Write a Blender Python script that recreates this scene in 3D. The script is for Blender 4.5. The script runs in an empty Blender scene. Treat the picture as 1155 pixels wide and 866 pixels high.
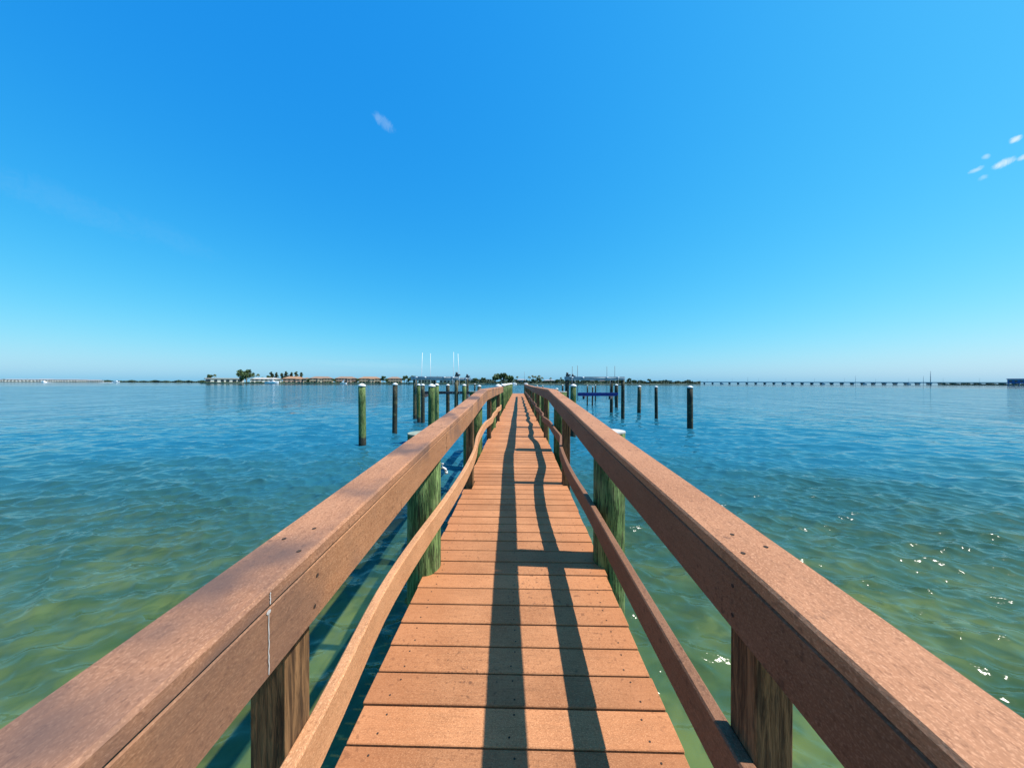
import bpy, math, random
import numpy as np
from mathutils import Vector, Matrix, Euler

random.seed(7)
rng = np.random.default_rng(11)
R = math.radians
scene = bpy.context.scene
col = scene.collection

# ------------------------------------------------------------------ camera
CAMH = 2.3                      # camera height above the water (z = 0)
cam_d = bpy.data.cameras.new('camera')
cam = bpy.data.objects.new('camera', cam_d)
col.objects.link(cam)
cam_d.sensor_width = 36.0
cam_d.lens = 366.0 / 1155.0 * 36.0
cam_d.clip_start = 0.05
cam_d.clip_end = 20000
cam_rot = Euler((R(90 - 0.27), 0, R(1.1)), 'XYZ').to_matrix() @ Matrix.Rotation(R(0.15), 3, 'Z')
cam.matrix_world = Matrix.Translation((0, 0, CAMH)) @ cam_rot.to_4x4()
scene.camera = cam


def ray(px, py):
    return cam_rot @ Vector(((px - 577.5) / 366.0, (433.0 - py) / 366.0, -1.0))


def ground(px, d):
    """plan position at depth d in the direction of photo column px"""
    v = ray(px, 431.5)
    return Vector((v.x * d, v.y * d, 0))


# ------------------------------------------------------------------ node helpers
def newmat(name):
    m = bpy.data.materials.new(name)
    m.use_nodes = True
    nt = m.node_tree
    nt.nodes.clear()
    return m, nt


class NT:
    def __init__(s, nt):
        s.nt = nt

    def n(s, t, **kw):
        nd = s.nt.nodes.new(t)
        for k, v in kw.items():
            setattr(nd, k, v)
        return nd

    def l(s, a, b):
        s.nt.links.new(a, b)

    def val(s, sock, v):
        if hasattr(v, 'is_output') or isinstance(v, bpy.types.NodeSocket):
            s.l(v, sock)
        else:
            sock.default_value = v

    def math(s, op, a, b=0.0, clamp=False):
        nd = s.n('ShaderNodeMath', operation=op)
        nd.use_clamp = clamp
        s.val(nd.inputs[0], a)
        s.val(nd.inputs[1], b)
        return nd.outputs[0]

    def mix(s, f, a, b, blend='MIX'):
        nd = s.n('ShaderNodeMix', data_type='RGBA', blend_type=blend)
        s.val(nd.inputs[0], f)
        s.val(nd.inputs[6], a if not isinstance(a, tuple) else (*a, 1)[:4])
        s.val(nd.inputs[7], b if not isinstance(b, tuple) else (*b, 1)[:4])
        return nd.outputs[2]

    def ramp(s, f, lo, hi, a=0.0, b=1.0):
        nd = s.n('ShaderNodeMapRange')
        nd.interpolation_type = 'SMOOTHSTEP'
        s.val(nd.inputs[0], f)
        nd.inputs[1].default_value = lo
        nd.inputs[2].default_value = hi
        nd.inputs[3].default_value = a
        nd.inputs[4].default_value = b
        return nd.outputs[0]

    def coord(s, kind='Object', scale=(1, 1, 1), rot=(0, 0, 0), loc=(0, 0, 0)):
        if kind == 'Position':
            o = s.n('ShaderNodeNewGeometry').outputs['Position']
        else:
            o = s.n('ShaderNodeTexCoord').outputs[kind]
        mp = s.n('ShaderNodeMapping')
        mp.inputs['Scale'].default_value = scale
        mp.inputs['Rotation'].default_value = rot
        mp.inputs['Location'].default_value = loc
        s.l(o, mp.inputs['Vector'])
        return mp.outputs[0]

    def noise(s, vec, scale, detail=4, rough=0.55, dist=0.0):
        nd = s.n('ShaderNodeTexNoise')
        nd.inputs['Scale'].default_value = scale
        nd.inputs['Detail'].default_value = detail
        nd.inputs['Roughness'].default_value = rough
        nd.inputs['Distortion'].default_value = dist
        s.l(vec, nd.inputs['Vector'])
        return nd.outputs[0]

    def bump(s, h, strength, dist, normal=None):
        nd = s.n('ShaderNodeBump')
        nd.inputs['Strength'].default_value = strength
        nd.inputs['Distance'].default_value = dist
        s.l(h, nd.inputs['Height'])
        if normal is not None:
            s.l(normal, nd.inputs['Normal'])
        return nd.outputs[0]

    def principled(s, color, rough=0.6, normal=None, spec=0.5, metal=0.0):
        p = s.n('ShaderNodeBsdfPrincipled')
        s.val(p.inputs['Base Color'], color if not isinstance(color, tuple) else (*color, 1)[:4])
        s.val(p.inputs['Roughness'], rough)
        p.inputs['Specular IOR Level'].default_value = spec
        p.inputs['Metallic'].default_value = metal
        if normal is not None:
            s.l(normal, p.inputs['Normal'])
        o = s.n('ShaderNodeOutputMaterial')
        s.l(p.outputs[0], o.inputs['Surface'])
        return p


def simple(name, c, rough=0.6, var=0.25, scale=3.0, metal=0.0, spec=0.4, kind='Object', stretch=(1, 1, 1), bump=0.0):
    m, nt = newmat(name)
    t = NT(nt)
    v = t.coord(kind, stretch)
    f = t.noise(v, scale, 5, 0.6)
    dark = tuple(x * (1 - var) for x in c)
    lite = tuple(min(1, x * (1 + var)) for x in c)
    cc = t.mix(t.ramp(f, 0.3, 0.7), dark, lite)
    nrm = t.bump(f, bump, 0.02) if bump else None
    t.principled(cc, rough, nrm, spec, metal)
    return m


# ------------------------------------------------------------------ materials
def mat_composite(name, grain, base, stain=0.0, board=False):
    """weathered composite lumber: fine speckle, drawn-out grain, blotches"""
    m, nt = newmat(name)
    t = NT(nt)
    st = (9, 1, 9) if grain == 'y' else (1, 9, 9)
    v = t.coord('Object')
    vg = t.coord('Object', st)
    vs_ = t.coord('Object', (0.62, 1, 1) if grain == 'x' else (1, 0.62, 1))
    sp = t.noise(vs_, 330, 2, 0.6)
    sp2 = t.noise(vs_, 140, 3, 0.65)
    gr = t.noise(vg, 7, 5, 0.65, 0.3)
    bl = t.noise(v, 3.0, 4, 0.6)
    c = t.mix(t.ramp(bl, 0.3, 0.7), tuple(x * k for x, k in zip(base, (0.86, 0.82, 0.8))), tuple(x * k for x, k in zip(base, (1.1, 1.12, 1.16))))
    c = t.mix(t.math('MULTIPLY', t.ramp(gr, 0.42, 0.75), 0.5), c, tuple(x * 0.6 for x in base))
    lg = t.noise(t.coord('Object', tuple(q * 1.0 if q == 1 else q * 4.5 for q in st)), 9, 4, 0.7, 0.2)
    c = t.mix(t.math('MULTIPLY', t.ramp(lg, 0.5, 0.66), 0.4), c, tuple(x * 0.55 for x in base))
    c = t.mix(t.math('MULTIPLY', t.ramp(lg, 0.46, 0.34), 0.15), c, tuple(min(1, x * 1.5) for x in base))
    c = t.mix(t.math('MULTIPLY', t.ramp(sp, 0.5, 0.66), 0.55), c, tuple(min(1, x * k) for x, k in zip(base, (1.55, 1.75, 2.0))))
    c = t.mix(t.math('MULTIPLY', t.ramp(sp2, 0.54, 0.68), 0.62), c, tuple(x * k for x, k in zip(base, (0.5, 0.44, 0.42))))
    # bits of mildew and drips
    sp3 = t.noise(v, 46, 2, 0.5)
    patch = t.noise(v, 2.2, 3, 0.6)
    f3 = t.math('MULTIPLY', t.ramp(sp3, 0.6, 0.7), t.ramp(patch, 0.45, 0.62))
    c = t.mix(t.math('MULTIPLY', f3, 0.7), c, (base[0] * 0.35, base[1] * 0.36, base[2] * 0.42))
    if stain:
        s1 = t.noise(t.coord('Object', (1.2, 1.0, 1.2), (0, 0, 0), (3.1, 0.4, 0)), 2.1, 3, 0.55)
        c = t.mix(t.math('MULTIPLY', t.ramp(s1, 0.47, 0.66), stain), c, (0.085, 0.056, 0.050))
    if board:
        sx = t.n('ShaderNodeSeparateXYZ')
        t.l(t.coord('Object'), sx.inputs[0])
        k = t.math('FLOOR', t.math('DIVIDE', t.math('ADD', sx.outputs[1], 1.6), 0.146))
        wn = t.n('ShaderNodeTexWhiteNoise', noise_dimensions='1D')
        t.l(k, wn.inputs['W'])
        c = t.mix(1.0, c, t.mix(wn.outputs[0], (0.78, 0.76, 0.75), (1.16, 1.15, 1.14)), 'MULTIPLY')
        # worn paler path near the middle, redder near the sides
        ax = t.math('ABSOLUTE', sx.outputs[0])
        c = t.mix(t.math('MULTIPLY', t.ramp(ax, 0.25, 0.6), 0.35), c, tuple(x * k for x, k in zip(base, (1.02, 0.8, 0.62))))
    h = t.math('ADD', t.math('MULTIPLY', sp2, 0.7), t.math('MULTIPLY', gr, 0.5))
    nrm = t.bump(h, 0.35, 0.004)
    t.principled(c, 0.72, nrm, 0.25)
    return m


def mat_pile(name, a, b, wet=True, side=None):
    """treated round timber, greenish, with checks along the grain and a wet band at the water"""
    m, nt = newmat(name)
    t = NT(nt)
    v = t.coord('Position', (1, 1, 0.09))
    g = t.noise(v, 38, 5, 0.7, 0.4)
    g2 = t.noise(v, 110, 3, 0.6)
    pv = t.coord('Position')
    bl = t.noise(pv, 5, 4, 0.6)
    c = t.mix(t.ramp(g, 0.35, 0.68), a, b)
    c = t.mix(t.math('MULTIPLY', t.ramp(g2, 0.5, 0.62), 0.85), c, (0.018, 0.022, 0.01))
    c = t.mix(t.math('MULTIPLY', t.ramp(bl, 0.5, 0.7), 0.35), c, (0.24, 0.25, 0.12))
    kn = t.n('ShaderNodeTexVoronoi')
    kn.inputs['Scale'].default_value = 6.0
    t.l(t.coord('Position', (1, 1, 0.6)), kn.inputs['Vector'])
    c = t.mix(t.math('MULTIPLY', t.ramp(kn.outputs[0], 0.12, 0.05), 0.85), c, (0.02, 0.02, 0.01))
    if wet:
        sx = t.n('ShaderNodeSeparateXYZ')
        t.l(pv, sx.inputs[0])
        zz = t.math('ADD', sx.outputs[2], t.math('MULTIPLY', t.math('SUBTRACT', bl, 0.5), 0.35))
        c = t.mix(t.ramp(zz, 0.36, 0.25), c, (0.022, 0.024, 0.016))
        bn = t.noise(pv, 60, 2, 0.5)
        bf = t.math('MULTIPLY', t.ramp(bn, 0.55, 0.65), t.math('MULTIPLY', t.ramp(zz, 0.0, 0.1), t.ramp(zz, 0.42, 0.2)))
        c = t.mix(t.math('MULTIPLY', bf, 0.5), c, (0.22, 0.21, 0.17))
    nrm = t.bump(t.math('ADD', g, g2), 0.7, 0.012)
    t.principled(c, 0.8, nrm, 0.25)
    return m


M = {}
M['deck'] = mat_composite('deck composite', 'x', (0.40, 0.174, 0.074), board=True)
M['rail'] = mat_composite('rail composite', 'y', (0.36, 0.160, 0.077))
M['rail_stained'] = mat_composite('rail composite stained', 'y', (0.36, 0.166, 0.084), stain=0.85)
M['fascia_stained'] = mat_composite('fascia composite stained', 'y', (0.32, 0.148, 0.070), stain=0.55)
M['rail_shaded'] = mat_composite('rail composite shaded', 'y', (0.19, 0.088, 0.046))  # same composite with the shade of the sunless inner face put into its colour
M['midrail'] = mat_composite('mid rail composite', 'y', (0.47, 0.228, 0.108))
M['pile'] = mat_pile('treated pile', (0.024, 0.05, 0.014), (0.13, 0.21, 0.062))
M['pile_pale'] = mat_pile('sun bleached pile', (0.032, 0.066, 0.018), (0.18, 0.275, 0.095))
M['pile_shaded'] = mat_pile('shaded pile', (0.012, 0.014, 0.012), (0.05, 0.05, 0.036))  # timber darkened: shade of the sides turned from the sun is in the colour
M['pile_brown'] = mat_pile('brown pile', (0.045, 0.04, 0.022), (0.17, 0.145, 0.085))
M['screw'] = simple('screw steel', (0.05, 0.035, 0.028), 0.9, 0.3, 60, spec=0.1)
M['cap_white'] = simple('white plastic cap', (0.62, 0.62, 0.60), 0.45, 0.07, 8)
M['cap_grey'] = simple('grey weathered cap', (0.22, 0.25, 0.19), 0.7, 0.2, 8)
M['cap_dull'] = simple('dull white cap', (0.42, 0.42, 0.39), 0.7, 0.2, 8)
M['pvc'] = simple('white pvc', (0.60, 0.61, 0.62), 0.4, 0.06, 3)
M['galv'] = simple('aluminium beam', (0.33, 0.40, 0.45), 0.45, 0.15, 2, metal=0.3)
M['motor'] = simple('dark motor housing', (0.06, 0.06, 0.065), 0.5, 0.3, 6)
M['carpet_blue'] = simple('blue bunk carpet', (0.008, 0.035, 0.20), 0.9, 0.2, 6)
M['dark_wood'] = simple('dark wet timber', (0.035, 0.035, 0.04), 0.8, 0.3, 4)
M['bird_white'] = simple('dried bird dropping', (0.42, 0.40, 0.385), 0.8, 0.1, 40)

# 4x4 post: streaky yellow-brown timber
m, nt = newmat('post timber')
t = NT(nt)
v = t.coord('Position', (1, 1, 0.08))
g = t.noise(v, 46, 5, 0.7, 0.8)
g2 = t.noise(v, 140, 3, 0.6)
c = t.mix(t.ramp(g, 0.36, 0.66), (0.04, 0.021, 0.010), (0.23, 0.125, 0.056))
c = t.mix(t.math('MULTIPLY', t.ramp(g2, 0.54, 0.68), 0.7), c, (0.05, 0.032, 0.018))
t.principled(c, 0.78, t.bump(t.math('ADD', g, g2), 0.6, 0.006), 0.25)
M['post'] = m


# ------------------------------------------------------------------ mesh builder
class MB:
    def __init__(s):
        s.v, s.f, s.mi, s.sm = [], [], [], []

    def add(s, vs, fs, mi=0, smooth=False):
        o = len(s.v)
        s.v += [tuple(p) for p in vs]
        for f in fs:
            s.f.append([i + o for i in f])
            s.mi.append(mi)
            s.sm.append(smooth)

    def box(s, x0, x1, y0, y1, z0, z1, mi=0):
        vs = [(x0, y0, z0), (x1, y0, z0), (x1, y1, z0), (x0, y1, z0), (x0, y0, z1), (x1, y0, z1), (x1, y1, z1), (x0, y1, z1)]
        s.add(vs, [(0, 3, 2, 1), (4, 5, 6, 7), (0, 1, 5, 4), (1, 2, 6, 5), (2, 3, 7, 6), (3, 0, 4, 7)], mi)

    def cbox(s, x0, x1, y0, y1, z0, z1, b=0.004, mi=0):
        """box with its top and end edges chamfered"""
        pr = [(y0 + b, z0), (y1 - b, z0), (y1, z0 + b), (y1, z1 - b), (y1 - b, z1), (y0 + b, z1), (y0, z1 - b), (y0, z0 + b)]
        n = len(pr)
        vs = []
        for x, k in ((x0, b), (x0 + b, 0), (x1 - b, 0), (x1, b)):
            cy, cz = (y0 + y1) / 2, (z0 + z1) / 2
            for (y, z) in pr:
                yy = y + (k if y < cy else -k)
                zz = z + (k if z < cz else -k)
                vs.append((x, yy, zz))
        fs = []
        for r in range(3):
            for i in range(n):
                j = (i + 1) % n
                fs.append((r * n + i, r * n + j, (r + 1) * n + j, (r + 1) * n + i))
        fs.append(tuple(reversed(range(n))))
        fs.append(tuple(range(3 * n, 4 * n)))
        s.add(vs, fs, mi)

    def obox(s, c, ax, ay, az, mi=0):
        """oriented box: centre and three half-axis vectors"""
        c, ax, ay, az = Vector(c), Vector(ax), Vector(ay), Vector(az)
        vs = [c + ax * i + ay * j + az * k for k in (-1, 1) for (i, j) in ((-1, -1), (1, -1), (1, 1), (-1, 1))]
        s.add(vs, [(0, 3, 2, 1), (4, 5, 6, 7), (0, 1, 5, 4), (1, 2, 6, 5), (2, 3, 7, 6), (3, 0, 4, 7)], mi)

    def tube(s, pts, rad, n=12, mi=0, cap=True, smooth=True, jit=0.0):
        pts = [Vector(p) for p in pts]
        if not isinstance(rad, (list, tuple)):
            rad = [rad] * len(pts)
        vs, fs = [], []
        ph = [1 + random.uniform(-jit, jit) for _ in range(n)]
        for i, p in enumerate(pts):
            d = (pts[min(i + 1, len(pts) - 1)] - pts[max(i - 1, 0)]).normalized()
            up = Vector((0, 0, 1)) if abs(d.z) < 0.9 else Vector((0, 1, 0))
            a = d.cross(up).normalized()
            b = d.cross(a).normalized()
            for k in range(n):
                th = 2 * math.pi * k / n
                vs.append(p + (a * math.cos(th) + b * math.sin(th)) * rad[i] * ph[k])
        for i in range(len(pts) - 1):
            for k in range(n):
                k2 = (k + 1) % n
                fs.append((i * n + k, i * n + k2, (i + 1) * n + k2, (i + 1) * n + k))
        s.add(vs, fs, mi, smooth)
        if cap:
            o = len(s.v) - len(vs)
            s.f.append([o + k for k in reversed(range(n))])
            s.f.append([o + (len(pts) - 1) * n + k for k in range(n)])
            s.mi += [mi, mi]
            s.sm += [False, False]

    def sweep(s, prof, path, mi=0):
        """prof: closed list of (x, z); path: list of (dx, y, dz)"""
        n = len(prof)
        vs, fs = [], []
        for (dx, y, dz) in path:
            vs += [(x + dx, y, z + dz) for (x, z) in prof]
        for i in range(len(path) - 1):
            for k in range(n):
                k2 = (k + 1) % n
                fs.append((i * n + k, (i + 1) * n + k, (i + 1) * n + k2, i * n + k2))
        fs.append(tuple(range(n)))
        fs.append(tuple(reversed(range((len(path) - 1) * n, len(path) * n))))
        s.add(vs, fs, mi)

    def build(s, name, mats, parent=None, loc=None):
        me = bpy.data.meshes.new(name)
        L = Vector(loc) if loc is not None else Vector((0, 0, 0))
        me.from_pydata([tuple(Vector(p) - L) for p in s.v], [], s.f)
        for mm in (mats if isinstance(mats, (list, tuple)) else [mats]):
            me.materials.append(mm)
        me.polygons.foreach_set('material_index', s.mi)
        me.polygons.foreach_set('use_smooth', s.sm)
        me.update()
        o = bpy.data.objects.new(name, me)
        col.objects.link(o)
        if parent is not None:
            o.parent = parent
        elif loc is not None:
            o.location = L
        return o


def tag(o, label=None, cat=None, group=None, kind=None):
    for k, v in (('label', label), ('category', cat), ('group', group), ('kind', kind)):
        if v:
            o[k] = v
    return o


def thing(name, label, cat, loc=(0, 0, 0), rz=0.0, group=None):
    o = bpy.data.objects.new(name, None)
    o.empty_display_size = 0.3
    col.objects.link(o)
    o.location = loc
    o.rotation_euler = (0, 0, rz)
    return tag(o, label, cat, group)


def copy_tree(o, parent=None):
    c = o.copy()
    col.objects.link(c)
    c.parent = parent
    for ch in [x for x in o.children]:
        copy_tree(ch, c)
    return c


# ------------------------------------------------------------------ the dock
def deck_z(y):
    return CAMH - (1.363 - 0.0287 * y) if y < 6 else CAMH - 1.191


def rail_z(y):
    if y < 5.45:
        return CAMH - (0.457 - 0.063 * y)
    return CAMH - (0.115 + 0.0052 * (min(y, 12) - 5.45))


def rprof(x0, x1, z0, z1, b=0.005):
    return [(x0 + b, z0), (x1 - b, z0), (x1, z0 + b), (x1, z1 - b), (x1 - b, z1), (x0 + b, z1), (x0, z1 - b), (x0, z0 + b)]


dock = thing('wooden_dock', 'long brown composite walkway dock with handrails running straight out over the water', 'dock', (0, 0, 0))
R_PILE = 0.113
# piles: (x centre, y), posts: (inner x, y)
PIL_L = [(-0.660, 2.27), (-0.735, 5.62), (-0.700, 8.55), (-0.72, 11.7)] + [(-0.70 - 0.02 * (i % 2), 14.85 + 3.12 * i) for i in range(7)]
PIL_R = [(0.662, 2.37), (0.745, 5.75), (0.715, 8.6), (0.72, 11.75)] + [(0.71 + 0.02 * (i % 2), 14.9 + 3.12 * i) for i in range(7)]
POST_L = [(-0.548, 0.80), (-0.548, 3.98), (-0.585, 7.0), (-0.575, 10.1)]
POST_R = [(0.548, 0.80), (0.548, 4.02), (0.562, 7.1), (0.575, 10.2)] + [(0.575, 13.3 + 3.12 * i) for i in range(5)]
DX0, DX1 = -0.635, 0.600

PITCH = 0.146
mb = MB()
i = 0
y = -1.6
while y < 35.2:
    y0, y1 = y + 0.0022, y + PITCH - 0.0022
    xl, xr = DX0 + random.uniform(-0.006, 0.006), DX1 + random.uniform(-0.006, 0.006)
    for (ix, py_) in POST_L + POST_R:
        if y1 > py_ - 0.05 and y0 < py_ + 0.05:
            if ix < 0:
                xl = max(xl, ix + 0.003)
            else:
                xr = min(xr, ix - 0.003)
    zt = deck_z((y0 + y1) / 2) + random.uniform(-0.0015, 0.0015)
    mb.cbox(xl, xr, y0, y1, zt - 0.03, zt, 0.0028)
    if y < 9:
        for sx in (-0.53, 0.50, -0.02):
            for q in (0.032, 0.112):
                cx = sx + random.uniform(-0.012, 0.012)
                cy = y + q + random.uniform(-0.006, 0.006)
                n = 8
                vs = [(cx + 0.0042 * math.cos(2 * math.pi * k / n), cy + 0.0042 * math.sin(2 * math.pi * k / n), zt + 0.001) for k in range(n)]
                mb.add(vs, [tuple(range(n))], 1)
    y += PITCH
deck = mb.build('deck', [M['deck'], M['screw']], dock)

# joists and cross beams under the deck
for xs in (-0.46, 0.42):
    mb = MB()
    prof = rprof(xs - 0.02, xs + 0.02, -0.235, -0.034)
    mb.sweep(prof, [(0, yy, deck_z(yy)) for yy in (-1.6, 0, 3, 6, 20, 35)])
    mb.build('joist', M['dark_wood'], dock)
for (xa, ya), (xb, yb) in zip(PIL_L, PIL_R):
    mb = MB()
    zt = deck_z(ya) - 0.238
    mb.box(-0.66, 0.66, ya + R_PILE + 0.002, ya + R_PILE + 0.045, zt - 0.2, zt)
    mb.build('cross_beam', M['dark_wood'], dock)


def seg_path(y0, y1, zf, xf=lambda y: 0.0, step=0.25):
    ys = sorted(set([y0, y1] + [round(v_, 4) for v_ in np.arange(math.ceil(y0 / step) * step, y1, step)] + ([5.45] if y0 < 5.45 < y1 else [])))
    return [(xf(yy), yy, zf(yy)) for yy in ys if y0 <= yy <= y1]


CAP_IN, CAP_OUT = 0.500, 0.648
for side, segs in ((-1, [(-2.2, 2.26), (2.263, 5.45), (5.453, 10.9)]), (1, [(-2.2, 2.2), (2.203, 5.45), (5.453, 10.4), (10.403, 15.0), (15.003, 19.7), (19.703, 27.0)])):
    def wob(y, side=side):
        return 0.006 * math.sin(y * 0.9 + side) + 0.004 * math.sin(2.3 * y)
    cap, fas = MB(), MB()
    x0, x1 = sorted((side * CAP_IN, side * CAP_OUT))
    f0, f1 = sorted((side * (CAP_IN + 0.003), side * (CAP_IN + 0.041)))
    for k, (a, b) in enumerate(segs):
        cap.sweep(rprof(x0, x1, -0.038, 0, 0.006), seg_path(a, b, rail_z, wob))
        fas.sweep(rprof(f0, f1, -0.181, -0.0395, 0.004), seg_path(a, b - 0.001, rail_z, wob))
    if side < 0:
        # dried bird streak running down the inner face of the cap and fascia
        def streak(mbx, yc, za, zb, w, xo):
            n = 14
            vs, fs = [], []
            for q in range(n + 1):
                z = za + (zb - za) * q / n
                ww = w * (0.6 + 0.5 * random.random())
                yo = yc + 0.001 * random.uniform(-1, 1)
                vs += [(xo, yo - ww, z), (xo, yo + ww, z)]
            for q in range(n):
                fs.append((2 * q, 2 * q + 1, 2 * q + 3, 2 * q + 2))
            mbx.add(vs, fs, 1)
        yc = 0.641
        xo = side * (CAP_IN + 0.003) + wob(yc) + 0.0015
        streak(fas, yc, rail_z(yc) - 0.045, rail_z(yc) - 0.172, 0.0013, xo)
        vs = [(xo - 0.0003, yc + 0.006 * math.cos(q), rail_z(yc) - 0.046 + 0.0045 * math.sin(q)) for q in np.linspace(0, 2 * math.pi, 9)[:-1]]
        fas.add(vs, [tuple(range(8))], 1)
        xo = side * CAP_IN + wob(yc) + 0.0015
        streak(cap, yc, rail_z(yc) - 0.006, rail_z(yc) - 0.03, 0.0013, xo)
    for (q_, py_) in (POST_L + PIL_L if side < 0 else POST_R + PIL_R):
        if py_ > segs[-1][1] or py_ > 12:
            continue
        for (ox, oy) in ((0.03, -0.018), (0.105, 0.02), (0.06, 0.07)):
            cx, cy = side * (CAP_IN + ox) + wob(py_ + oy), py_ + oy + random.uniform(-0.02, 0.02)
            rr_ = 0.0055
            cap.add([(cx + rr_ * math.cos(a_), cy + rr_ * math.sin(a_), rail_z(cy) + 0.0012) for a_ in np.linspace(0, 2 * math.pi, 9)[:-1]], [tuple(range(8))], 2)
        for oz in (-0.075, -0.145):
            cy = py_ + random.uniform(-0.02, 0.02)
            xo_ = side * (CAP_IN + 0.003) + wob(cy) - side * 0.0013
            ring = [(xo_, cy + 0.005 * math.cos(a_), rail_z(cy) + oz + 0.005 * math.sin(a_)) for a_ in np.linspace(0, 2 * math.pi, 9)[:-1]]
            fas.add(ring, [tuple(range(8))], 2)
    capo = cap.build('handrail', [M['rail_stained'] if side < 0 else M['rail'], M['bird_white'], M['screw']], dock)
    tag(capo, 'weathered left handrail with dark stains and a white bird streak' if side < 0 else 'sunlit right handrail with its inner face in shade')
    fas.build('fascia_board', [M['fascia_stained'] if side < 0 else M['rail_shaded'], M['bird_white'], M['screw']], capo)

# wavy middle rails
ML = [(-2.2, -.555), (0, -.555), (.8, -.549), (1.4, -.585), (2.27, -.548), (2.75, -.535), (3.3, -.532), (3.98, -.549), (4.6, -.60), (5.3, -.622), (6.2, -.625), (7.0, -.587), (7.8, -.612), (8.55, -.588), (9.3, -.615), (10.1, -.577), (10.9, -.60)]
MR = [(-2.2, .556), (0, .556), (.8, .549), (1.6, .545), (2.37, .540), (2.9, .520), (3.4, .520), (4.02, .549), (4.4, .60), (4.75, .640), (5.3, .635), (5.75, .632), (6.4, .630), (7.1, .563), (7.7, .61), (8.6, .602), (9.3, .645), (10.2, .577), (10.9, .64), (11.75, .607), (12.5, .65), (13.3, .577), (14.1, .64), (14.9, .60), (15.6, .65), (16.4, .577), (18, .63), (19.5, .577), (21, .64), (22.6, .577), (24, .63), (25.8, .577), (27, .60)]


def cat(keys):
    ks, vs = [k for k, _ in keys], [v_ for _, v_ in keys]

    def f(y):
        if y <= ks[0]:
            return vs[0]
        for j in range(len(ks) - 1):
            if y <= ks[j + 1]:
                p1, p2 = vs[j], vs[j + 1]
                h = ks[j + 1] - ks[j]
                m1 = (vs[j + 1] - vs[max(j - 1, 0)]) / max(1e-6, ks[j + 1] - ks[max(j - 1, 0)])
                m2 = (vs[min(j + 2, len(ks) - 1)] - vs[j]) / max(1e-6, ks[min(j + 2, len(ks) - 1)] - ks[j])
                u = (y - ks[j]) / h
                return (2 * u ** 3 - 3 * u ** 2 + 1) * p1 + (u ** 3 - 2 * u ** 2 + u) * h * m1 + (-2 * u ** 3 + 3 * u ** 2) * p2 + (u ** 3 - u ** 2) * h * m2
        return vs[-1]
    return f


for side, keys, ends in ((-1, ML, [(-2.2, 4.0), (4.003, 10.9)]), (1, MR, [(-2.2, 4.0), (4.003, 10.2), (10.203, 16.4), (16.403, 27)])):
    fx = cat(keys)
    mb = MB()
    for (a, b) in ends:
        def mz(y, side=side):
            return deck_z(y) + 0.455 + 0.012 * math.sin(1.7 * y + side)
        prof = rprof(-0.038, 0, -0.128, 0, 0.005) if side > 0 else rprof(0, 0.038, -0.128, 0, 0.005)
        mb.sweep(prof, seg_path(a, b, mz, fx, 0.12))
    mb.build('mid_rail', M['midrail'] if side < 0 else M['rail_shaded'], dock)  # right rail takes the darker copy, its shade painted into the colour

# 4x4 posts
for ix, py_ in POST_L + POST_R:
    mb = MB()
    s = 1 if ix > 0 else -1
    xa, xb = sorted((ix, ix + s * 0.089))
    ztop = rail_z(py_) - 0.0395
    zb = deck_z(py_) - 0.22
    pr = rprof(xa, xb, py_ - 0.0445, py_ + 0.0445, 0.004)
    mb.add([(x, yy, zb) for x, yy in pr] + [(x, yy, ztop) for x, yy in pr],
           [(k, (k + 1) % 8, 8 + (k + 1) % 8, 8 + k) for k in range(8)] + [tuple(reversed(range(8))), tuple(range(8, 16))])
    mb.build('post', M['post'], dock)


def cone_cap(mb, x, y, z, r, h=0.07, n=20, mi=0, tilt=(0, 0)):
    rings = [(r * 1.08, -0.045), (r * 1.10, 0.0), (r * 0.80, h * 0.45), (r * 0.35, h * 0.85), (r * 0.06, h)]
    vs, fs = [], []
    for rr, dz in rings:
        vs += [(x + rr * math.cos(2 * math.pi * k / n), y + rr * math.sin(2 * math.pi * k / n), z + dz) for k in range(n)]
    for q in range(len(rings) - 1):
        for k in range(n):
            k2 = (k + 1) % n
            fs.append((q * n + k, q * n + k2, (q + 1) * n + k2, (q + 1) * n + k))
    fs.append(tuple(range((len(rings) - 1) * n, len(rings) * n)))
    fs.append(tuple(reversed(range(n))))
    mb.add(vs, fs, mi, True)


def pile_shaft(x, y, z0, z1, r, lean=(0, 0), n=22):
    mb = MB()
    H = z1 - z0
    pts, rad = [], []
    for q in range(9):
        u = q / 8
        pts.append((x - lean[0] * (1 - u) * H, y - lean[1] * (1 - u) * H, z0 + H * u))
        rad.append(r * (1.06 - 0.08 * u) * (1 + random.uniform(-0.012, 0.012)))
    mb.tube(pts, rad, n, jit=0.02)
    return mb


for k, (px_, py_) in enumerate(PIL_L + PIL_R):
    left = px_ < 0
    railed = py_ < 10.9 if left else py_ < 26
    zt = (rail_z(py_) - 0.052) if railed else CAMH - 0.13
    o = pile_shaft(px_, py_, -1.8, zt, R_PILE).build('pile', M['pile_pale'] if k in (0, len(PIL_L)) else M['pile'], dock)
    mb = MB()
    if railed:
        mb.tube([(px_, py_, zt + 0.001), (px_, py_, zt + 0.011)], R_PILE * 1.0, 20, smooth=False)
    else:
        cone_cap(mb, px_, py_, zt + 0.002, R_PILE)
    mb.build('pile_cap', (M['cap_grey'] if left else M['cap_dull']) if railed else M['cap_white'], o)

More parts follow.
